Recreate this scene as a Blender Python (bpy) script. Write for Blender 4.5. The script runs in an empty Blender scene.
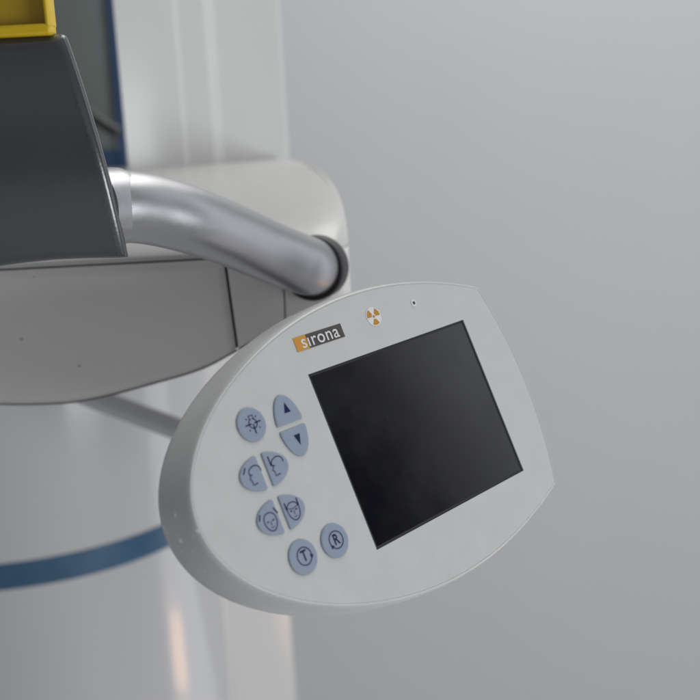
import bpy, bmesh, math, random
from mathutils import Matrix, Vector
random.seed(7)
S = bpy.context.scene
COL = S.collection
CM = 0.01

# ------------------------------------------------------------------ camera
CAM = Matrix.Translation((0, 0, 1.5)) @ Matrix.Rotation(math.radians(90 - 12), 4, 'X') @ Matrix.Rotation(math.radians(-3), 4, 'Z')
F = 1072.0                                   # focal length in pixels of a 700 px wide frame
cd = bpy.data.cameras.new('camera'); cam = bpy.data.objects.new('camera', cd); COL.objects.link(cam)
cam.matrix_world = CAM
cd.sensor_width = 36; cd.lens = 36 * F / 700
cd.clip_start = 0.02; cd.clip_end = 100
cd.dof.use_dof = True; cd.dof.focus_distance = 0.525; cd.dof.aperture_fstop = 7.8
S.camera = cam

def ray(px, py):
    v = Vector(((px - 350) / F, (350 - py) / F, -1.0))
    return CAM.to_3x3() @ v
ORG = CAM.translation
def at(px, py, d):                           # d: depth in cm
    return ORG + ray(px, py) * (d * CM)
def onY(px, py, Y):                          # point on the vertical plane y = Y (metres)
    r = ray(px, py); return ORG + r * (Y / r.y)

# ------------------------------------------------------------------ materials
def mat(name, base, rough=0.5, metal=0.0, noise=0.0, nscale=30, bump=0.0, bscale=200, coat=0.0, rnoise=0.0, spec=0.5):
    m = bpy.data.materials.new(name); m.use_nodes = True
    nt = m.node_tree; b = nt.nodes['Principled BSDF']
    b.inputs['Base Color'].default_value = (*base, 1); b.inputs['Roughness'].default_value = rough
    b.inputs['Metallic'].default_value = metal; b.inputs['Coat Weight'].default_value = coat
    b.inputs['Specular IOR Level'].default_value = spec
    tc = nt.nodes.new('ShaderNodeTexCoord')
    if noise or rnoise:
        n = nt.nodes.new('ShaderNodeTexNoise'); n.inputs['Scale'].default_value = nscale; n.inputs['Detail'].default_value = 6
        n.inputs['Roughness'].default_value = .65
        nt.links.new(tc.outputs['Object'], n.inputs['Vector'])
        if noise:
            mx = nt.nodes.new('ShaderNodeMix'); mx.data_type = 'RGBA'
            mx.inputs['A'].default_value = (*[c * (1 - noise) for c in base], 1)
            mx.inputs['B'].default_value = (*[min(1, c * (1 + noise)) for c in base], 1)
            nt.links.new(n.outputs['Fac'], mx.inputs['Factor']); nt.links.new(mx.outputs['Result'], b.inputs['Base Color'])
        if rnoise:
            mr = nt.nodes.new('ShaderNodeMapRange'); mr.inputs['To Min'].default_value = rough - rnoise; mr.inputs['To Max'].default_value = rough + rnoise
            mr.inputs['From Min'].default_value = .3; mr.inputs['From Max'].default_value = .7
            nt.links.new(n.outputs['Fac'], mr.inputs['Value']); nt.links.new(mr.outputs['Result'], b.inputs['Roughness'])
    if bump:
        n2 = nt.nodes.new('ShaderNodeTexNoise'); n2.inputs['Scale'].default_value = bscale; n2.inputs['Detail'].default_value = 3
        bp = nt.nodes.new('ShaderNodeBump'); bp.inputs['Strength'].default_value = bump; bp.inputs['Distance'].default_value = 0.0004
        nt.links.new(tc.outputs['Object'], n2.inputs['Vector']); nt.links.new(n2.outputs['Fac'], bp.inputs['Height'])
        nt.links.new(bp.outputs['Normal'], b.inputs['Normal'])
    return m

def add_flecks(m, centre, radius, colour, scale, thr, stretch=(1, 1, 1), nthr=None):
    """small chips / dirt spots (their own shape) inside a soft spherical area in object space"""
    nt = m.node_tree; b = nt.nodes['Principled BSDF']
    tc = nt.nodes.new('ShaderNodeTexCoord')
    mp = nt.nodes.new('ShaderNodeMapping'); mp.inputs['Scale'].default_value = stretch
    nt.links.new(tc.outputs['Object'], mp.inputs['Vector'])
    n = nt.nodes.new('ShaderNodeTexNoise'); n.inputs['Scale'].default_value = scale; n.inputs['Detail'].default_value = 2
    nt.links.new(mp.outputs['Vector'], n.inputs['Vector'])
    d = nt.nodes.new('ShaderNodeVectorMath'); d.operation = 'DISTANCE'; d.inputs[1].default_value = centre
    nt.links.new(tc.outputs['Object'], d.inputs[0])
    # threshold rises with distance from the centre
    ma = nt.nodes.new('ShaderNodeMath'); ma.operation = 'MULTIPLY_ADD'; ma.inputs[1].default_value = -0.12 / radius; ma.inputs[2].default_value = -thr
    nt.links.new(d.outputs['Value'], ma.inputs[0])
    ad = nt.nodes.new('ShaderNodeMath'); ad.operation = 'ADD'
    nt.links.new(ma.outputs[0], ad.inputs[0]); nt.links.new(n.outputs['Fac'], ad.inputs[1])
    mr = nt.nodes.new('ShaderNodeMapRange'); mr.inputs['From Min'].default_value = 0; mr.inputs['From Max'].default_value = .015
    nt.links.new(ad.outputs[0], mr.inputs['Value'])
    mx = nt.nodes.new('ShaderNodeMix'); mx.data_type = 'RGBA'
    lk = b.inputs['Base Color'].links
    if lk: nt.links.new(lk[0].from_socket, mx.inputs['A'])
    else: mx.inputs['A'].default_value = b.inputs['Base Color'].default_value
    mx.inputs['B'].default_value = (*colour, 1)
    nt.links.new(mr.outputs['Result'], mx.inputs['Factor']); nt.links.new(mx.outputs['Result'], b.inputs['Base Color'])

M = {}
M['face'] = mat('panel_face_plastic', (.475, .485, .47), .40, noise=.07, nscale=60, bump=.15, bscale=900, rnoise=.05)
M['shell'] = mat('panel_shell_plastic', (.53, .535, .525), .28, noise=.10, nscale=25, bump=.12, bscale=500, rnoise=.08)
M['groove'] = mat('dark_groove', (.03, .03, .03), .8)
M['screen'] = mat('screen_glass', (.003, .0033, .006), .14, noise=.3, nscale=14, rnoise=.09, spec=.5)
add_flecks(M['screen'], (0, 0, 0), .2, (.05, .05, .055), 420, .765, (1, 1, 1))
M['bezel'] = mat('screen_gasket', (.006, .006, .009), .6)
M['key'] = mat('blue_key_rubber', (.225, .267, .338), .5, noise=.05, nscale=200, bump=.1, bscale=1500)
M['ink'] = mat('navy_ink', (.006, .006, .055), .7, spec=.25)
M['orange'] = mat('logo_orange', (.50, .24, .02), .45, noise=.08, nscale=300)
M['brown'] = mat('logo_brown', (.060, .048, .045), .45)
M['white'] = mat('print_white', (.62, .62, .63), .5)
M['amber'] = mat('trefoil_amber', (.42, .20, .01), .45)
M['metal'] = mat('satin_aluminium', (.385, .388, .40), .37, metal=.85, noise=.07, nscale=300, bump=.10, bscale=1800, rnoise=.02)
M['dull'] = mat('dull_aluminium', (.55, .55, .57), .5, metal=.6, noise=.08, nscale=60)
M['rubber'] = mat('black_rubber', (.028, .028, .03), .45)
M['grey'] = mat('dark_grey_plastic', (.046, .047, .052), .22, noise=.08, nscale=30, bump=.10, bscale=900, rnoise=.03, spec=.9)
M['cover'] = mat('white_cover_plastic', (.66, .65, .63), .30, noise=.06, nscale=12, bump=.12, bscale=300, rnoise=.08)
M['top'] = mat('white_top_plastic', (.52, .52, .50), .30, noise=.03, nscale=12, rnoise=.06)
add_flecks(M['cover'], (-.17, .66, 1.36), .2, (.14, .12, .10), 190, .725, (1, 1, 1))
M['edge_wear'] = mat('worn_dark_edge', (.045, .038, .032), .8, noise=.6, nscale=120)
M['gloss'] = mat('white_gloss_paint', (.50, .50, .503), .16, noise=.02, nscale=5, coat=.4)
M['column'] = mat('column_paint', (.63, .63, .62), .2, noise=.02, nscale=5)
M['blue'] = mat('blue_stripe', (.026, .088, .165), .35, noise=.35, nscale=45)
M['bframe'] = mat('blue_frame_paint', (.035, .075, .16), .4, noise=.1, nscale=40)
M['pane'] = mat('grey_green_panel', (.19, .215, .205), .3, noise=.12, nscale=9)
M['yellow'] = mat('yellow_plastic', (.62, .42, .006), .4, noise=.1, nscale=60)
M['wall'] = mat('painted_wall', (.60, .605, .61), .75, noise=.03, nscale=3, bump=.05, bscale=120)

# ------------------------------------------------------------------ helpers
def smooth(me, angle=40):
    for p in me.polygons: p.use_smooth = True
    try: me.set_sharp_from_angle(angle=math.radians(angle))
    except Exception: pass

def obj(name, verts, faces, m, parent=None, sm=True, angle=40, label=None, recalc=True):
    me = bpy.data.meshes.new(name); me.from_pydata([tuple(v) for v in verts], [], faces)
    bm = bmesh.new(); bm.from_mesh(me); bmesh.ops.remove_doubles(bm, verts=bm.verts, dist=1e-6)
    if recalc: bmesh.ops.recalc_face_normals(bm, faces=bm.faces)
    bm.to_mesh(me); bm.free()
    if sm: smooth(me, angle)
    me.materials.append(m)
    o = bpy.data.objects.new(name, me); COL.objects.link(o)
    if parent: o.parent = parent
    if label: o['label'] = label
    return o

def tag(o, label, cat, kind=None, group=None):
    if label: o['label'] = label
    if cat: o['category'] = cat
    if kind: o['kind'] = kind
    if group: o['group'] = group
    return o

def empty(name, mw=None):
    o = bpy.data.objects.new(name, None); COL.objects.link(o); o.empty_display_size = .05
    if mw is not None: o.matrix_world = mw
    return o

def offset(poly, d):
    """outward offset of a closed ccw polygon"""
    n = len(poly); out = []
    for i in range(n):
        a, b, c = Vector(poly[i - 1]), Vector(poly[i]), Vector(poly[(i + 1) % n])
        e1 = (b - a).normalized(); e2 = (c - b).normalized()
        n1 = Vector((e1.y, -e1.x)); n2 = Vector((e2.y, -e2.x))
        k = n1 + n2
        k = k / max(.35, k.length_squared) * 2 if k.length > 1e-6 else n1
        out.append((b.x + k.x * d, b.y + k.y * d))
    return out

def slab(name, poly, rings, m, parent, cap_top=True, cap_bot=True, angle=40, label=None):
    """rings: list of (offset, z) in cm from front to back"""
    V = []; Fc = []; n = len(poly)
    for e, z in rings:
        V += [(x * CM, y * CM, z * CM) for x, y in offset(poly, e)]
    for k in range(len(rings) - 1):
        for i in range(n):
            j = (i + 1) % n
            Fc.append((k * n + i, k * n + j, (k + 1) * n + j, (k + 1) * n + i))
    if cap_top: Fc.append(tuple(range(n)))
    if cap_bot: Fc.append(tuple(range((len(rings) - 1) * n, len(rings) * n)))
    return obj(name, V, Fc, m, parent, True, angle, label)

def ellipse(cx, cy, rx, ry, n=64, a0=0, a1=2 * math.pi):
    full = abs(a1 - a0 - 2 * math.pi) < 1e-6
    return [(cx + rx * math.cos(a0 + (a1 - a0) * i / (n if full else n - 1)), cy + ry * math.sin(a0 + (a1 - a0) * i / (n if full else n - 1))) for i in range(n)]

def round_poly(poly, r, k=5):
    """round the sharp corners of a polygon"""
    out = []; n = len(poly)
    for i in range(n):
        a, b, c = Vector(poly[i - 1]), Vector(poly[i]), Vector(poly[(i + 1) % n])
        u, v = (a - b), (c - b)
        if u.normalized().dot(v.normalized()) < -.94: out.append(tuple(b)); continue
        ru, rv = min(r, u.length * .45), min(r, v.length * .45)
        p, q = b + u.normalized() * ru, b + v.normalized() * rv
        for t in range(k + 1):
            t /= k; out.append(tuple(p * (1 - t) ** 2 + b * 2 * t * (1 - t) + q * t * t))
    return out

class Strokes:
    """flat inked strokes and fills, printed 0.1 mm thick; units cm"""
    def __init__(s): s.v = []; s.f = []
    def fill(s, poly, z, t=.01):
        n = len(poly); b = len(s.v)
        s.v += [(x * CM, y * CM, z * CM) for x, y in poly] + [(x * CM, y * CM, (z + t) * CM) for x, y in poly]
        s.f.append(tuple(range(b, b + n))); s.f.append(tuple(range(b + n, b + 2 * n)))
        for i in range(n): j = (i + 1) % n; s.f.append((b + i, b + j, b + n + j, b + n + i))
    def line(s, pts, w, z, t=.01, closed=False, sub=6):
        pts = [Vector(p) for p in pts]
        if len(pts) > 2 and sub > 1: pts = crom(pts, sub, closed)
        n = len(pts); L = []; R = []
        for i in range(n):
            if closed: a, c = pts[i - 1], pts[(i + 1) % n]
            else: a, c = pts[max(0, i - 1)], pts[min(n - 1, i + 1)]
            d = (c - a).normalized(); k = Vector((-d.y, d.x)) * w / 2
            L.append(pts[i] + k); R.append(pts[i] - k)
        b = len(s.v)
        for h in (z, z + t):
            s.v += [(p.x * CM, p.y * CM, h * CM) for p in L] + [(p.x * CM, p.y * CM, h * CM) for p in R]
        m = n if closed else n - 1
        for i in range(m):
            j = (i + 1) % n
            s.f.append((b + i, b + j, b + n + j, b + n + i))
            s.f.append((b + 2 * n + i, b + 2 * n + j, b + 3 * n + j, b + 3 * n + i))
            s.f.append((b + i, b + j, b + 2 * n + j, b + 2 * n + i))
            s.f.append((b + n + i, b + n + j, b + 3 * n + j, b + 3 * n + i))
    def build(s, name, m, parent): 
        me = bpy.data.meshes.new(name); me.from_pydata(s.v, [], s.f); me.materials.append(m)
        o = bpy.data.objects.new(name, me); COL.objects.link(o); o.parent = parent; return o

def crom(P, sub, closed=False):
    n = len(P); out = []
    rng = range(n if closed else n - 1)
    for i in rng:
        if closed: a, b, c, d = P[i - 1], P[i], P[(i + 1) % n], P[(i + 2) % n]
        else: a, b, c, d = P[max(0, i - 1)], P[i], P[i + 1], P[min(n - 1, i + 2)]
        for k in range(sub):
            t = k / sub
            out.append(.5 * ((2 * b) + (c - a) * t + (2 * a - 5 * b + 4 * c - d) * t * t + (-a + 3 * b - 3 * c + d) * t ** 3))
    if not closed: out.append(P[-1])
    return out

def text(name, body, size, x, y, z, m, parent, sx=1.0, align='CENTER', fat=0.0, space=1.0):
    cu = bpy.data.curves.new(name, 'FONT'); cu.body = body; cu.size = size * CM; cu.align_x = align; cu.align_y = 'CENTER'
    cu.extrude = .004 * CM; cu.offset = fat * CM; cu.space_character = space
    t = bpy.data.objects.new(name, cu); COL.objects.link(t)
    bpy.context.view_layer.update()
    me = bpy.data.meshes.new_from_object(t.evaluated_get(bpy.context.evaluated_depsgraph_get()))
    bpy.data.objects.remove(t)
    me.transform(Matrix.Diagonal((sx, 1, 1, 1))); me.name = name
    me.materials.clear(); me.materials.append(m)
    o = bpy.data.objects.new(name, me); COL.objects.link(o); o.parent = parent; o.location = (x * CM, y * CM, z * CM)
    return o

def sweep(name, pts, radii, m, parent=None, n=48, sub=10, cap=True):
    P = crom(pts, sub); Rr = crom([Vector((r, 0, 0)) for r in radii], sub)
    V = []; Fc = []; up = None
    for i, p in enumerate(P):
        d = (P[min(i + 1, len(P) - 1)] - P[max(i - 1, 0)]).normalized()
        if up is None: up = d.orthogonal().normalized()
        up = (up - d * up.dot(d)).normalized(); sd = d.cross(up)
        for k in range(n):
            a = 2 * math.pi * k / n
            V.append(p + (up * math.cos(a) + sd * math.sin(a)) * Rr[i].x)
    for i in range(len(P) - 1):
        for k in range(n):
            j = (k + 1) % n; Fc.append((i * n + k, i * n + j, (i + 1) * n + j, (i + 1) * n + k))
    if cap: Fc.append(tuple(range(n))); Fc.append(tuple(range((len(P) - 1) * n, len(P) * n)))
    return obj(name, V, Fc, m, parent)

def lathe(name, prof, origin, axis, m, parent=None, n=64):
    """prof: list of (radius, height along axis) in metres"""
    ax = axis.normalized(); u = ax.orthogonal().normalized(); w = ax.cross(u)
    V = []; Fc = []
    for r, h in prof:
        for k in range(n):
            a = 2 * math.pi * k / n; V.append(origin + ax * h + (u * math.cos(a) + w * math.sin(a)) * r)
    for i in range(len(prof) - 1):
        for k in range(n):
            j = (k + 1) % n; Fc.append((i * n + k, i * n + j, (i + 1) * n + j, (i + 1) * n + k))
    Fc.append(tuple(range(n))); Fc.append(tuple(range((len(prof) - 1) * n, len(prof) * n)))
    return obj(name, V, Fc, m, parent)

# ------------------------------------------------------------------ the control panel
PR = Matrix(((0.69330699, -0.36758518, 0.61984398), (0.23952336, 0.92876823, 0.28287477), (-0.67967197, -0.04765194, 0.73196674))).to_4x4()
panel = empty('control_panel', CAM @ Matrix.Translation((3.617 * CM, -3.769 * CM, -53.13 * CM)) @ PR)
tag(panel, 'light grey oval control panel with a dark screen and small blue keys', 'control panel')

coef = [2.6525845125378407, -0.03247733390566889, -0.00022964586005934747, -9.908539708344431e-05, 1.8704831705740332e-06]
def halfy(x):
    t = x + 14.12; return math.sqrt(max(t, 0)) * sum(c * t ** k for k, c in enumerate(coef))
XR = 7.82
lower = []; N = 90
for i in range(1, N + 1):
    x = -14.12 + (XR + 14.12) * (i / N) ** 2; lower.append((x, -halfy(x)))
yc = halfy(XR)
right = []
sag = .85; Rr = (yc * yc + sag * sag) / (2 * sag); cx = XR + sag - Rr; amax = math.asin(yc / Rr)
for i in range(1, 40):
    a = -amax + 2 * amax * i / 40; right.append((cx + Rr * math.cos(a), Rr * math.sin(a)))
upper = [(x, -y) for x, y in reversed(lower)]
OUT = round_poly([(-14.12, 0)] + lower + right + upper, .35)

# shell: rings from the rim backwards
slab('housing', OUT, [(-.30, -.10), (-.05, -.03), (-.03, .03), (.0, .045), (.03, .035), (.07, -.02), (.12, -.14), (.16, -.3), (.24, -.9), (.30, -1.6), (.31, -1.95), (.27, -2.25), (.12, -2.5), (-.2, -2.62), (-1.2, -2.7)], M['shell'], panel, angle=60)
# faceplate: a plate with a real window for the screen
SW, SH = 5.75, 4.3125
def faceplate():
    bm = bmesh.new()
    o2 = offset(OUT, -.03); hole = [(-SW, -SH), (SW, -SH), (SW, SH), (-SW, SH)]
    def loop(poly, z):
        vs = [bm.verts.new((x * CM, y * CM, z * CM)) for x, y in poly]
        es = [bm.edges.new((vs[i], vs[(i + 1) % len(vs)])) for i in range(len(vs))]
        return vs, es
    vo, eo = loop(offset(OUT, -.07), .03); vh, eh = loop(hole, .03)
    bmesh.ops.triangle_fill(bm, use_beauty=True, use_dissolve=False, edges=eo + eh)
    v2, _ = loop(o2, -.01); v3, _ = loop(offset(OUT, -.03), -.12)
    for A, B in ((vo, v2), (v2, v3)):
        for i in range(len(A)):
            j = (i + 1) % len(A); bm.faces.new((A[i], A[j], B[j], B[i]))
    h2, _ = loop(hole, -.12)
    for i in range(4): j = (i + 1) % 4; bm.faces.new((vh[i], vh[j], h2[j], h2[i]))
    bmesh.ops.recalc_face_normals(bm, faces=bm.faces)
    me = bpy.data.meshes.new('faceplate'); bm.to_mesh(me); bm.free(); me.materials.append(M['face'])
    o = bpy.data.objects.new('faceplate', me); COL.objects.link(o); o.parent = panel
    return o
faceplate()
slab('rear_cover', offset(OUT, -2.2), [(0, -2.68), (0, -3.0), (-.3, -3.15)], M['shell'], panel)
scr = slab('screen', [(-SW, -SH), (SW, -SH), (SW, SH), (-SW, SH)], [(-.13, -.035), (-.13, -.1)], M['screen'], panel, label='dark switched-off screen with faint dust')
g = Strokes()
for (x0, y0, x1, y1) in ((-SW, SH - .13, SW, SH), (-SW, -SH, SW, -SH + .13), (-SW, -SH + .13, -SW + .13, SH - .13), (SW - .13, -SH + .13, SW, SH - .13)):
    g.fill([(x0, y0), (x1, y0), (x1, y1), (x0, y1)], -.09, .06)
g.build('gasket', M['bezel'], scr)

# keys
KZ = .11
def key(fn, label):
    """fn(d) gives the key outline inset by d"""
    V = []; Fc = []; rings = [(.15, KZ), (.07, KZ), (.035, KZ - .006), (.01, KZ - .022), (.0, KZ - .045), (.0, .0)]
    n = len(fn(0))
    for d, z in rings: V += [(x * CM, y * CM, z * CM) for x, y in fn(d)]
    for k in range(len(rings) - 1):
        for i in range(n): j = (i + 1) % n; Fc.append((k * n + i, k * n + j, (k + 1) * n + j, (k + 1) * n + i))
    Fc.append(tuple(range(n)))
    return obj('button', V, Fc, M['key'], panel, True, 50, label)
def full(cx, cy, rx, ry): return lambda d: ellipse(cx, cy, rx - d, ry - d)
def half(cx, cy, rx0, ry0, side, gap0):
    def fn(d):
        rx, ry, gap = rx0 - d, ry0 - d, gap0 + d; n = 40; cr = .10
        if side in 'LR':
            a = math.acos(gap / rx); b = a - cr / ry0; k = 5
            arc = ellipse(cx, cy, rx, ry, n, -b, b)
            y1 = ry * math.sin(a); e = arc[-1]; yy = y1 - cr * .9
            top = [(e[0] * (1 - t) ** 2 + (cx + gap) * 2 * t * (1 - t) + (cx + gap) * t * t, e[1] * (1 - t) ** 2 + (cy + y1) * 2 * t * (1 - t) + (cy + yy) * t * t) for t in [i / k for i in range(1, k + 1)]]
            P = arc + top + [(x, 2 * cy - y) for x, y in reversed(top)]
            return P if side == 'R' else [(2 * cx - x, y) for x, y in reversed(P)]
        a = math.acos(gap / ry); b = a - cr / rx0; k = 5
        arc = ellipse(cx, cy, rx, ry, n, math.pi / 2 - b, math.pi / 2 + b)
        x1 = rx * math.sin(a); e = arc[-1]; xx = x1 - cr * .9
        top = [(e[0] * (1 - t) ** 2 + (cx - x1) * 2 * t * (1 - t) + (cx - xx) * t * t, e[1] * (1 - t) ** 2 + (cy + gap) * 2 * t * (1 - t) + (cy + gap) * t * t) for t in [i / k for i in range(1, k + 1)]]
        P = arc + top + [(2 * cx - x, y) for x, y in reversed(top)]
        return P if side == 'U' else [(x, 2 * cy - y) for x, y in reversed(P)]
    return fn
Z = KZ + .001; LW = .042
# lamp key
k = key(full(-9.82, 3.08, .775, .775), 'round blue key with a lamp symbol')
s = Strokes(); c = Vector((-9.75, 3.10))
s.line([c + Vector((.215 * math.cos(a), .215 * math.sin(a))) for a in [math.radians(100 + 340 * i / 19 + 0) for i in range(20)]], LW, Z)
for a, r0, r1, w in ((180, .08, .42, .06), (2, .08, .44, .06), (-92, .03, .46, .06)):
    d = Vector((math.cos(math.radians(a)), math.sin(math.radians(a)))); s.line([c + d * r0, c + d * r1], w, Z)
for a in (45, 135, 222, 318):
    d = Vector((math.cos(math.radians(a)), math.sin(math.radians(a)))); s.line([c + d * .33, c + d * .42], .04, Z)
s.line([c + Vector(p) for p in ((-.11, .19), (-.11, .37), (.11, .37), (.11, .19))], LW, Z, sub=1)
s.build('symbol', M['ink'], k)
# up / down
k = key(half(-7.79, 2.42, .79, 1.45, 'U', .12), 'upper half of the split blue key with an up arrow')
s = Strokes(); s.fill([(-7.92, 3.02), (-7.55, 3.01), (-7.73, 3.5)], Z); s.build('symbol', M['ink'], k)
k = key(half(-7.79, 2.42, .79, 1.45, 'D', .12), 'lower half of the split blue key with a down arrow')
s = Strokes(); s.fill([(-7.90, 1.96), (-7.72, 1.46), (-7.54, 1.96)], Z); s.build('symbol', M['ink'], k)
# head profile keys
k = key(half(-10.08, 1.0, 1.37, .79, 'L', .15), 'left blue half key with a head profile and a bar')
s = Strokes(); c = Vector((-10.1, 1.0))
PL = [[(-0.162, 0.088), (-0.18, 0.253), (-0.309, 0.375), (-0.494, 0.398), (-0.687, 0.332), (-0.79, 0.236), (-0.795, 0.107), (-0.66, 0.04)], [(-0.795, 0.107), (-0.786, -0.027), (-0.875, -0.094), (-0.789, -0.182), (-0.80, -0.376), (-0.529, -0.355)]]
s.line([c + Vector((-.90, .45)), c + Vector((-1.10, .20))], .06, Z)
s.line([c + Vector(p) for p in PL[0]], LW, Z); s.line([c + Vector(p) for p in PL[1]], LW, Z, sub=1)
s.build('symbol', M['ink'], k)
k = key(half(-10.08, 1.0, 1.37, .79, 'R', .15), 'right blue half key with a head profile touched by a bar')
s = Strokes(); sh = Vector((1.295, 0))
s.line([c + Vector((.427, .534)), c + Vector((.432, .10))], .06, Z)
s.line([c + sh + Vector(p) for p in PL[0]], LW, Z); s.line([c + sh + Vector(p) for p in PL[1]], LW, Z, sub=1)
s.build('symbol', M['ink'], k)
# front face keys
def face_symbol(s, c, full=True):
    ov = [(0, .37), (.17, .33), (.30, .2), (.33, .0), (.28, -.2), (.15, -.37), (0, -.43), (-.15, -.37), (-.28, -.2), (-.33, 0), (-.30, .2), (-.17, .33)]
    s.line([c + Vector(p) for p in ov], LW, Z, closed=True)
    for sx in (-1, 1):
        s.line([c + Vector((sx * .09, -.01)), c + Vector((sx * .21, .02))], .05, Z)
    s.line([c + Vector(p) for p in ((.02, .0), (-.03, -.15), (.04, -.17))], .025, Z, sub=1)
    s.line([c + Vector(p) for p in ((-.09, -.26), (0, -.285), (.09, -.26))], .03, Z)
c = Vector((-10.1, -1.0))
k = key(half(-10.08, -1.0, 1.37, .79, 'L', .15), 'left blue half key with a face between two slanted bars')
s = Strokes(); face_symbol(s, c + Vector((-.65, -.06)))
s.line([c + Vector((-1.06, .37)), c + Vector((-1.20, .12))], .06, Z); s.line([c + Vector((-.29, .42)), c + Vector((-.15, .13))], .06, Z)
s.build('symbol', M['ink'], k)
k = key(half(-10.08, -1.0, 1.37, .79, 'R', .15), 'right blue half key with a face held between two upright bars')
s = Strokes(); face_symbol(s, c + Vector((.70, -.05)))
s.line([c + Vector((.44, .10)), c + Vector((.70, .03)), c + Vector((.98, .10))], .03, Z)
s.line([c + Vector((.35, .40)), c + Vector((.34, .06))], .06, Z); s.line([c + Vector((1.05, .40)), c + Vector((1.04, .06))], .06, Z)
s.build('symbol', M['ink'], k)
# T and R
for (cx_, cy_, ch, aa) in ((-9.82, -3.05, 'T', -18), (-7.87, -3.04, 'R', 213)):
    k = key(full(cx_, cy_, .78, .78), 'round blue key with a circled %s and an arrowhead' % ch)
    s = Strokes(); c = Vector((cx_ + .06, cy_ + .01)); r = .39
    s.line([c + Vector((r * math.cos(a), r * math.sin(a))) for a in [2 * math.pi * i / 40 for i in range(40)]], .045, Z, closed=True, sub=1)
    a = math.radians(aa); p = c + Vector((r * math.cos(a), r * math.sin(a))); tdir = Vector((math.sin(a), -math.cos(a))); rd = Vector((math.cos(a), math.sin(a)))
    s.fill([p + tdir * .13, p - tdir * .06 + rd * .10, p - tdir * .06 - rd * .10], Z + .002)
    sy = s.build('symbol', M['ink'], k)
    text('letter', ch, .68, c.x + .0, c.y, Z + .006, M['ink'], k, sx=.82, fat=.012)

# brand plate
bp = slab('brand_plate', [(-5.83, 5.44), (-2.70, 5.44), (-2.70, 6.12), (-5.83, 6.12)], [(0, .045), (0, .02)], M['brown'], panel, label='dark printed name strip with an orange square')
s = Strokes(); s.fill([(-5.83, 5.44), (-5.06, 5.44), (-5.06, 6.12), (-5.83, 6.12)], .046, .006); s.build('orange_field', M['orange'], bp)
text('lettering', 'sırona', .90, -4.24, 5.80, .062, M['white'], bp, sx=1.03, fat=.004, space=1.08)
# trefoil emblem
em = slab('warning_emblem', ellipse(-.41, 5.94, .49, .49), [(0, .05), (0, .02)], M['white'], panel, label='round white sticker with an amber radiation trefoil')
s = Strokes(); cx_, cy_ = -.41, 5.94
for b in (30, 150, 270):
    a0, a1 = math.radians(b - 31), math.radians(b + 31)
    s.fill(ellipse(cx_, cy_, .44, .44, 12, a0, a1) + ellipse(cx_, cy_, .14, .14, 6, a1, a0), .051, .006)
s.fill(ellipse(cx_, cy_, .075, .075, 20), .051, .006)
s.build('trefoil', M['amber'], em)
# small status lamp
ld = slab('status_lamp', ellipse(2.64, 5.97, .20, .20, 32), [(-.08, .06), (-.03, .07), (0, .05), (0, .02)], M['white'], panel, label='small white ring with a dark centre')
slab('lens', ellipse(2.64, 5.97, .085, .085, 24), [(0, .075), (0, .05)], M['rubber'], ld)
# chips and scuffs on the near side wall of the shell
add_flecks(M['shell'], (-.148, -.002, -.012), .035, (.85, .86, .86), 330, .635, (1, .55, 1))

# ------------------------------------------------------------------ the x-ray unit's carriage
YF = onY(150, 262, 1).y
YF = at(313, 266, 66).y                      # front face of the carriage
unit = empty('xray_unit', Matrix.Translation((-.12, YF, 0)))
tag(unit, 'white x-ray unit with seamed cover, silver tube handle and dark grey housing', 'x-ray machine')
def U(o):                                    # world-space mesh under the unit
    o.parent = unit; o.matrix_parent_inverse = unit.matrix_world.inverted(); return o

KS = .08
ZS = onY(110, 264.3, YF).z                     # height of the horizontal seam
XE = onY(349.5, 262, YF).x                   # right end of the carriage
RC = .022
arcL = RC * math.pi / 2
XL = -.42
L1 = XE - RC - XL; L2 = L1 + arcL; L3 = L2 + .40
def plan(u):                                 # (x, y) along the lower outline, u in metres
    if u < L1: return XL + u, YF
    if u < L2: a = (u - L1) / RC; return XE - RC + RC * math.sin(a), YF + RC - RC * math.cos(a)
    t = u - L2; return XE - t * .12, YF + RC + t
edge_px = [(-60, 401), (0, 405), (60, 404), (100, 398), (150, 385), (200, 370), (232, 354), (270, 333), (300, 318), (340, 300)]
def onS(px, py):                             # point on the front, which leans back below the seam
    r = ray(px, py); t = (YF + KS * (ZS - ORG.z)) / (r.y + KS * r.z); return ORG + r * t
edge = crom([onS(x, y) for x, y in edge_px], 12)
def zb(x):
    if x <= edge[0].x: return edge[0].z
    for a, b in zip(edge, edge[1:]):
        if x <= b.x: t = (x - a.x) / (b.x - a.x); return a.z + (b.z - a.z) * t
    return edge[-1].z
BT = at(286, 160, 112)                        # back right corner of the top, at the column
HT = BT.z - ZS
def top(u, s):
    x, y = plan(u)
    if u < L1: qx = XL + u * ((BT.x - .02 - XL) / L1); qy = BT.y
    elif u < L2: qx = BT.x - .02 + .02 * (u - L1) / arcL; qy = BT.y
    else: qx = BT.x; qy = BT.y + .02 * (u - L2)
    f = s ** 1.6 if u > 0 else s
    fx = s ** 2.3
    h = HT * (1 - (1 - s) ** 2.6)
    return Vector((x + (qx - x) * fx, y + (qy - y) * f, ZS + .0012 + h))
def patch(name, fn, u0, u1, nu, nv, m, thick=.004, label=None):
    V = []; Fc = []
    for j in range(nv + 1):
        for i in range(nu + 1): V.append(fn(i / nu, j / nv))
    for j in range(nv):
        for i in range(nu):
            a = j * (nu + 1) + i; Fc.append((a, a + 1, a + nu + 2, a + nu + 1))
    o = obj(name, V, Fc, m, None, True, 35, label, recalc=False); U(o)
    sd = o.modifiers.new('thickness', 'SOLIDIFY'); sd.thickness = thick; sd.offset = -1
    return o
def uX(px, py): return onS(px, py).x - XL
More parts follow.
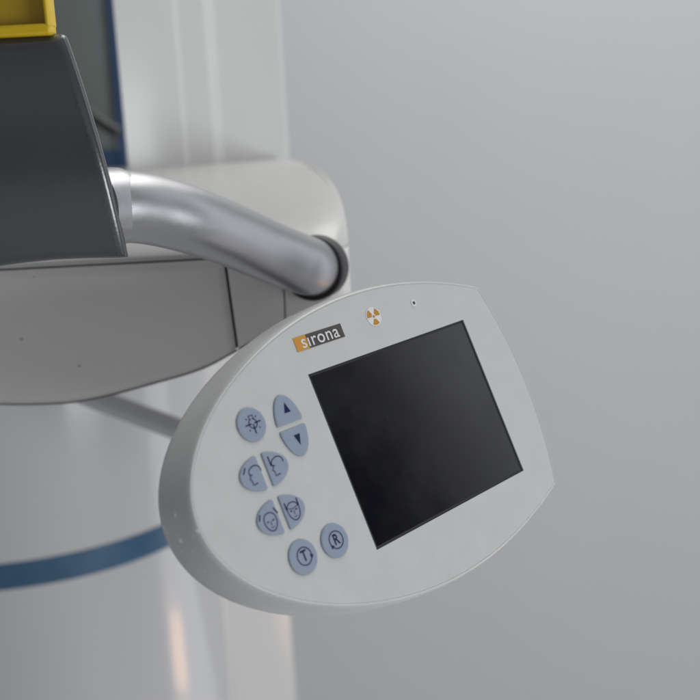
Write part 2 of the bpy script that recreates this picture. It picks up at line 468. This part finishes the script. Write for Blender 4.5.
def lowfn(ua0, ua1, ub0, ub1, ztop, dz=0):
    def f(i, j):
        ub = ub0 + (ub1 - ub0) * i; ut = ua0 + (ua1 - ua0) * i
        u = ub + (ut - ub) * j; x, y = plan(u)
        z0 = zb(x); bow = .0
        zt = ztop if u < L1 - .05 else ZS + .0012
        z = z0 + (zt - z0) * j
        return Vector((x, y + KS * max(0, ZS - z), z))
    return f
s1t, s1b = uX(225, 264), uX(237.5, 352); s2t, s2b = uX(285.3, 287), uX(284.6, 318)
g1 = .0009; g2 = .0004
patch('front_cover', lowfn(0, s1t - g1, 0, s1b - g1, ZS - .0007), 0, 1, 60, 12, M['cover'], label='wide grey front cover with a chipped lower edge')
patch('middle_cover', lowfn(s1t + g1, s2t - g2, s1b + g1, s2b - g2, ZS - .0007), 0, 1, 20, 10, M['cover'])
patch('end_cover', lowfn(s2t + g2, L3, s2b + g2, L3, ZS - .0007), 0, 1, 300, 10, M['cover'])
patch('top_cover', lambda i, j: top(L3 * i, j), 0, 1, 500, 40, M['top'], label='pale top cover rising towards the column')
# dark core seen in the seams
def core(i, j):
    u = L3 * i; x, y = plan(u)
    cxp = min(x, XE - .0035) if u > L1 else x
    z = zb(x) + .0015 + (ZS - zb(x)) * j
    return Vector((cxp, y + .0035 + KS * max(0, ZS - z), z))
V = []; 
patch('seam_gap', core, 0, 1, 500, 3, M['groove'], thick=.001)
# worn lower edge: thin strip with chips
def wear(i, j):
    x = edge[12].x + (edge[84].x - edge[12].x) * i
    w = .0005 + .0006 * max(0, math.sin(i * 3.1)) * (0.7 + .3 * math.sin(i * 37) * math.sin(i * 91 + 1))
    return Vector((x, YF + KS * (ZS - zb(x)) - .0004 + .001 * (1 - j), zb(x) - w * .4 + w * j * .9))
patch('worn_edge', wear, 0, 1, 160, 2, M['edge_wear'], thick=.0006, label='dark chipped lower edge of the front cover')

# tube handle
tp = [(98, 208, 53.2), (122, 206.5, 54.1), (150, 209.5, 55.3), (187, 219, 57), (226, 233, 59.5), (262, 248.5, 62), (290, 260, 63.8), (306, 265.5, 65), (314, 267.5, 66.5), (317, 268, 70)]
path = [at(*p) for p in tp]
rad = [.0182, .0183, .0182, .0180, .0178, .0178, .0178, .0178, .0176, .0176]
tube = U(sweep('tube_handle', path, rad, M['metal'], n=64, label=None) if False else sweep('tube_handle', path, rad, M['metal'], n=64))
tube['label'] = 'thick bent satin silver tube'
d0 = (at(136, 205.5, 54.9) - at(108, 208, 53.6)).normalized()
U(lathe('sleeve', [(.0190, -.011), (.0196, -.0105), (.0195, .0008), (.0192, .0048), (.0190, .0053), (.0174, .0055)], at(111.5, 206.6, 53.85), d0, M['metal']))
U(lathe('gasket_ring', [(.0185, -.016), (.0190, -.0142), (.0190, -.0115), (.0185, -.011)], at(115, 206, 54.0), d0, M['rubber']))
dn = Vector((.22, .97, -.05)).normalized()
rc = at(314.5, 268, 66.2)
rp = []
for i in range(25):
    a = math.pi * 2 * i / 24; rp.append((.0192 + .0017 * math.cos(a), .0022 * math.sin(a) - .002))
U(lathe('collar_ring', [(.0175, -.006), (.0185, -.0072), (.0196, -.0066), (.0199, -.0052), (.0200, .004), (.0200, .008)], rc, dn, M['rubber']))

# second tube below, further back
p2 = [at(-40, 350, 100), at(40, 378, 98), at(110, 404, 96), at(172, 427, 94), at(240, 452, 92), at(300, 474, 92)]
U(sweep('lower_tube', p2, [.0098] * 6, M['dull'], n=40))

# arm that carries the panel (behind it)
U(sweep('panel_arm', [at(330, 420, 58), at(312, 405, 62), at(305, 385, 68), at(305, 360, 73), at(306, 320, 74), at(306, 300, 74)], [.012] * 6, M['rubber'], n=32))

# grip housing (dark grey)
YG = at(80, 150, 50.6).y
gpx = [(-60, 39), (0, 35), (30, 33), (52, 31.2), (56.5, 31.4), (59.3, 33), (61, 36)]
for k_ in range(1, 40):                       # one smooth sweep down the right edge
    t_ = 4 + 221 * k_ / 39; gpx.append((60.2 + .4227 * t_ - .000627 * t_ * t_, 33.5 + t_))
gpx += [(123.6, 260.6), (112, 261.2), (80, 261.7), (50, 263), (20, 266), (-10, 270), (-60, 276)]
gp = [onY(x, y, YG) for x, y in gpx]
def grip():
    n = len(gp); rings = []
    P2 = [(p.x, p.z) for p in gp][::-1]; zc_ = gp[0].z * .5 + gp[-1].z * .5
    V = []; Fc = []
    R_ = [(-.0042, .0), (-.0026, .00045), (-.0012, .0014), (-.0003, .003), (-.0005, .006), (-.018, .055), (-.022, .06)]
    for e, y in R_:
        if y < .05: V += [(x, YG + y, z) for x, z in offset(P2, e)]
        else: V += [(x + e, YG + y, zc_ + (z - zc_) * .97) for x, z in P2]   # the sides draw in towards the back
    for k in range(len(R_) - 1):
        for i in range(n): j = (i + 1) % n; Fc.append((k * n + i, k * n + j, (k + 1) * n + j, (k + 1) * n + i))
    Fc.append(tuple(range((len(R_) - 1) * n, len(R_) * n)))
    # crowned front: strips between the left and the right outline, row by row
    ring0 = offset(P2, R_[0][0])
    zt_, zb_ = max(z for x, z in ring0), min(z for x, z in ring0)
    bm = bmesh.new(); vs = [bm.verts.new(v) for v in V]
    for f in Fc: bm.faces.new([vs[i] for i in f])
    f0 = bm.faces.new(vs[:n]); bmesh.ops.triangulate(bm, faces=[f0])
    bm.faces.ensure_lookup_table()
    for k in range(1, 26):
        zz = zb_ + (zt_ - zb_) * k / 26
        geo = [f for f in bm.faces if all(v.co.y < YG + .0001 for v in f.verts)]
        ed = list({e for f in geo for e in f.edges}); ve = list({v for f in geo for v in f.verts})
        bmesh.ops.bisect_plane(bm, geom=geo + ed + ve, plane_co=(0, 0, zz), plane_no=(0, 0, 1))
    for v in bm.verts:
        if v.co.y < YG + .012:
            t = (v.co.z - (zt_ + zb_) / 2) / (zt_ - zb_) * 2
            v.co.y += .008 * t * t
    bmesh.ops.recalc_face_normals(bm, faces=bm.faces)
    me = bpy.data.meshes.new('grip_housing'); bm.to_mesh(me); bm.free(); smooth(me, 50); me.materials.append(M['grey'])
    o = bpy.data.objects.new('grip_housing', me); COL.objects.link(o); o['label'] = 'dark grey tapering plastic grip housing'
    return o
U(grip())

# yellow holder standing on the grip housing
yh = empty('yellow_holder', Matrix.Translation(onY(20, 37, YG + .012)))
tag(yh, 'yellow plastic open frame standing on top of the dark grey housing', 'holder')
def boxo(name, x0, x1, y0, y1, z0, z1, m, parent=None, bev=.0008):
    V = [(x, y, z) for x in (x0, x1) for y in (y0, y1) for z in (z0, z1)]
    Fc = [(0, 1, 3, 2), (4, 5, 7, 6), (0, 1, 5, 4), (2, 3, 7, 6), (0, 2, 6, 4), (1, 3, 7, 5)]
    o = obj(name, V, Fc, m, None, True, 30)
    if bev:
        b = o.modifiers.new('bevel', 'BEVEL'); b.width = bev; b.segments = 3; b.limit_method = 'ANGLE'
    if parent: o.parent = parent; o.matrix_parent_inverse = parent.matrix_world.inverted()
    return o
Y0 = YG + .006
xr = onY(50.5, 30, Y0).x; z0 = onY(30, 36, Y0).z; xi = onY(43.5, 15, Y0).x; zi = onY(30, 23.5, Y0).z; ztop = z0 + .06; xl = onY(-40, 30, Y0).x
boxo('bottom_rail', xl, xr, Y0, Y0 + .012, z0, zi, M['yellow'], yh, .0016)
boxo('side_rail', xi, xr + .0002, Y0 - .0003, Y0 + .0123, zi - .002, ztop, M['yellow'], yh, .0016)
boxo('top_rail', xl, xr, Y0, Y0 + .012, ztop - .008, ztop, M['yellow'], yh, .0016)
M['yshade'] = mat('shaded_yellow_plastic', (.36, .24, .008), .5, noise=.15, nscale=80)  # darkened copy of the yellow: shade inside the frame put into the colour
boxo('back_plate', xl, xi + .001, Y0 + .0085, Y0 + .011, zi - .001, ztop - .004, M['yshade'], yh, 0)

# ------------------------------------------------------------------ column
colm = empty('support_column', Matrix.Translation((BT.x, BT.y, 0)))
tag(colm, 'tall pale ribbed column rising behind the carriage in front of the wall', 'column')
def CC(o, p=colm): o.parent = p; o.matrix_parent_inverse = p.matrix_world.inverted(); return o
BR = Vector((BT.x, BT.y)); LD = at(127, 165, 103); LL = Vector((LD.x, LD.y))
ex = (BR - LL).normalized(); wd = (BR - LL).length; ey = Vector((-ex.y, ex.x))   # ey points away from camera
def cx_at(px, py):                            # x along the column front for a pixel
    r = ray(px, py); r2 = Vector((r.x, r.y)); o2 = Vector((ORG.x, ORG.y))
    t = (LL - o2).dot(ey) / r2.dot(ey); return (o2 + r2 * t - LL).dot(ex)
def colprofile():
    f = lambda px: cx_at(px, 60)
    P = [(f(118.5), .0)]
    def step(xa, xb, ya, yb):                  # a soft step back, its slope facing the window side
        for i in range(9):
            t = i / 8; P.append((xa + (xb - xa) * t, ya + (yb - ya) * (3 * t * t - 2 * t ** 3)))
    step(f(176), f(184), .0, .005)
    step(f(208), f(224) + .003, .005, .019)
    e = f(285) + .011; r = .007
    for i in range(6): t = math.pi / 2 * i / 5; P.append((e - r + r * math.sin(t), .019 + r - r * math.cos(t)))
    P += [(e, .14), (P[0][0] + .11, .14)]
    return P
def prism(name, P, z0, z1, m, org, ex, ey, parent):
    n = len(P); V = []
    for z in (z0, z1):
        for a, b in P: q = org + ex * a + ey * b; V.append((q.x, q.y, z))
    Fc = [(i, (i + 1) % n, n + (i + 1) % n, n + i) for i in range(n)] + [tuple(range(n)), tuple(range(n, 2 * n))]
    return CC(obj(name, V, Fc, m, None, True, 35), parent)
prism('ribbed_cover', colprofile(), BT.z - .012, 2.3, M['column'], LL, ex, ey, colm)
# lower part of the column, under the carriage
lb = at(292, 620, 146); lo_ = Vector((lb.x, lb.y))
prism('base_column', [(-.105, 0), (-.006, 0), (-.0018, .0018), (0, .006), (-.02, .12), (-.09, .12)], 0, ZS - .02, M['column'], lo_, ex, ey, colm)

# blue framed panel at the left
gd = empty('glazed_panel', Matrix.Translation(at(90, 100, 150)))
tag(gd, 'grey green glazed panel with a dark blue frame edge left of the column', 'glass panel')
YD = at(110, 80, 150).y
def quadbox(name, px, y0, m, th=.01, parent=gd):
    P = [onY(x, y, y0) for x, y in px]
    V = [tuple(p) for p in P] + [(p.x, p.y + th, p.z) for p in P]
    n = len(P); Fc = [tuple(range(n)), tuple(range(n, 2 * n))] + [(i, (i + 1) % n, n + (i + 1) % n, n + i) for i in range(n)]
    return CC(obj(name, V, Fc, m, None, False), parent)
quadbox('pane', [(-160, -120), (100, -120), (119, 190), (-160, 200)], YD + .01, M['pane'])
quadbox('frame', [(97, -120), (106, -120), (128, 172), (120, 172)], YD, M['bframe'], .03)
quadbox('lower_frame', [(-160, 150), (121, 150), (124, 172), (-160, 172)], YD + .004, M['bframe'], .02)['label'] = 'lighter blue lower edge'
# dark cable hanging behind
cb = sweep('dark_cable', [at(40, 85, 146), at(80, 108, 146), at(105, 125, 146), at(119, 133, 146)], [.006, .008, .0085, .008], M['rubber'], n=16)
CC(cb, gd)

# ------------------------------------------------------------------ lower cylinder with the blue stripe
D = 128
cA = at(40, 560, D); axx, axy = cA.x, cA.y; RAD = 182 * D * CM / F
cyl = empty('cylinder_cabinet', Matrix.Translation((axx, axy, 0)))
tag(cyl, 'large glossy white cylinder with a blue band below the carriage', 'cabinet')
def ring(name, r, z0, z1, m, bev=0):
    V = []; Fc = []; n = 160; pr = [(r, z0), (r, z1)] if not bev else [(r - .002, z0), (r, z0 + .0005), (r, z1 - .0005), (r - .002, z1)]
    for rr, z in pr:
        for k in range(n): a = 2 * math.pi * k / n; V.append((axx + rr * math.cos(a), axy + rr * math.sin(a), z))
    for i in range(len(pr) - 1):
        for k in range(n): j = (k + 1) % n; Fc.append((i * n + k, i * n + j, (i + 1) * n + j, (i + 1) * n + k))
    Fc.append(tuple(range(n))); Fc.append(tuple(range((len(pr) - 1) * n, len(pr) * n)))
    return CC(obj(name, V, Fc, m, None, True, 30), cyl)
front = D * CM - RAD
zst = at(40, 557.5, D - RAD * 100).z; zsb = at(40, 586, D - RAD * 100).z
ring('body', RAD, 0, ZS - .0, M['gloss'])
ring('band', RAD + .0012, zsb, zst, M['blue'], 1)

# ------------------------------------------------------------------ wall
YW = 2.3
wl = obj('wall', [(-3, YW, 0), (3, YW, 0), (3, YW, 3.2), (-3, YW, 3.2), (-3, YW + .12, 0), (3, YW + .12, 0), (3, YW + .12, 3.2), (-3, YW + .12, 3.2)],
         [(0, 1, 2, 3), (4, 5, 6, 7), (0, 1, 5, 4), (2, 3, 7, 6), (0, 3, 7, 4), (1, 2, 6, 5)], M['wall'], None, False)
tag(wl, 'pale grey painted wall', 'wall', 'structure')

# ------------------------------------------------------------------ light
w = bpy.data.worlds.new('World'); S.world = w; w.use_nodes = True
nt = w.node_tree; bg = nt.nodes['Background']
tc = nt.nodes.new('ShaderNodeTexCoord'); sp = nt.nodes.new('ShaderNodeSeparateXYZ'); nt.links.new(tc.outputs['Generated'], sp.inputs[0])
# a dim room seen only in reflections and fill: pale floor, dark furniture band, pale upper walls, dark and then bright ceiling,
# and a paler patch of room towards the right
def math_(op, a, b=None, c=None):
    n = nt.nodes.new('ShaderNodeMath'); n.operation = op
    for i, v in enumerate((a, b, c)):
        if v is None: continue
        if isinstance(v, (int, float)): n.inputs[i].default_value = v
        else: nt.links.new(v, n.inputs[i])
    return n.outputs[0]
def sstep(v, a, b):
    n = nt.nodes.new('ShaderNodeMapRange'); n.interpolation_type = 'SMOOTHSTEP'; n.inputs['From Min'].default_value = a; n.inputs['From Max'].default_value = b
    nt.links.new(v, n.inputs['Value']); return n.outputs['Result']
rp_ = nt.nodes.new('ShaderNodeValToRGB'); el = rp_.color_ramp.elements
prof = [(-1, .26), (-.5, .40), (-.26, .40), (-.13, .12), (.06, .13), (.30, .27), (.45, .26), (.62, .12), (.8, .20), (.9, .55), (1, .6)]
while len(el) < len(prof): el.new(.5)
for e_, (z_, v_) in zip(el, prof):
    e_.position = (z_ + 1) / 2; e_.color = (v_ * .98, v_, v_ * 1.05, 1)
nt.links.new(math_('MULTIPLY_ADD', sp.outputs['Z'], .5, .5), rp_.inputs['Fac'])
side = sstep(sp.outputs['X'], .55, .9)
patch_ = math_('MULTIPLY', side, sstep(sp.outputs['Y'], -.03, .10))
damp = math_('SUBTRACT', 1.0, math_('MULTIPLY', side, .8))
back = math_('MULTIPLY_ADD', sstep(sp.outputs['X'], -.9, .6), .5, .7)
vm = nt.nodes.new('ShaderNodeVectorMath'); vm.operation = 'SCALE'; nt.links.new(rp_.outputs['Color'], vm.inputs[0]); nt.links.new(math_('MULTIPLY', damp, back), vm.inputs['Scale'])
cb_ = nt.nodes.new('ShaderNodeCombineXYZ')
for i, k_ in enumerate((.98, 1.0, 1.08)): nt.links.new(math_('MULTIPLY', patch_, k_), cb_.inputs[i])
va = nt.nodes.new('ShaderNodeVectorMath'); va.operation = 'ADD'; nt.links.new(vm.outputs[0], va.inputs[0]); nt.links.new(cb_.outputs[0], va.inputs[1])
nt.links.new(va.outputs[0], bg.inputs['Color']); bg.inputs['Strength'].default_value = 1.0

def area(name, loc, target, sx, sy, power, color=(1, 1, 1)):
    l = bpy.data.lights.new(name, 'AREA'); l.shape = 'RECTANGLE'; l.size = sx; l.size_y = sy; l.energy = power; l.color = color
    o = bpy.data.objects.new(name, l); COL.objects.link(o); o.location = loc
    o.rotation_euler = (Vector(target) - Vector(loc)).to_track_quat('-Z', 'Y').to_euler(); return o
area('window_light', (2.2, -1.0, 1.05), (.1, 1.2, 1.1), 1.1, 1.1, 33, (.95, .98, 1.0))
area('ceiling_light', (.5, 1.5, 3.1), (.3, 1.4, 0), 1.6, 1.2, 22, (1.0, .99, .96))
# a small warm tube lamp further right in the room; it shows only as a streak in the glossy cylinder
Pc = at(193, 655, 116); nx = Vector((Pc.x - axx, Pc.y - axy, 0)).normalized(); vd = (Pc - ORG).normalized()
rd_ = vd - 2 * vd.dot(nx) * nx
l = bpy.data.lights.new('warm_lamp', 'AREA'); l.shape = 'RECTANGLE'; l.size = .20; l.size_y = .16; l.energy = .36; l.color = (1, .55, .28)
o = bpy.data.objects.new('warm_lamp', l); COL.objects.link(o); o.location = Pc + rd_ * 1.1; o.rotation_euler = (-rd_).to_track_quat('-Z', 'Y').to_euler()
S.view_settings.view_transform = 'Standard'; S.view_settings.look = 'None'; S.view_settings.exposure = .2; S.view_settings.gamma = 1
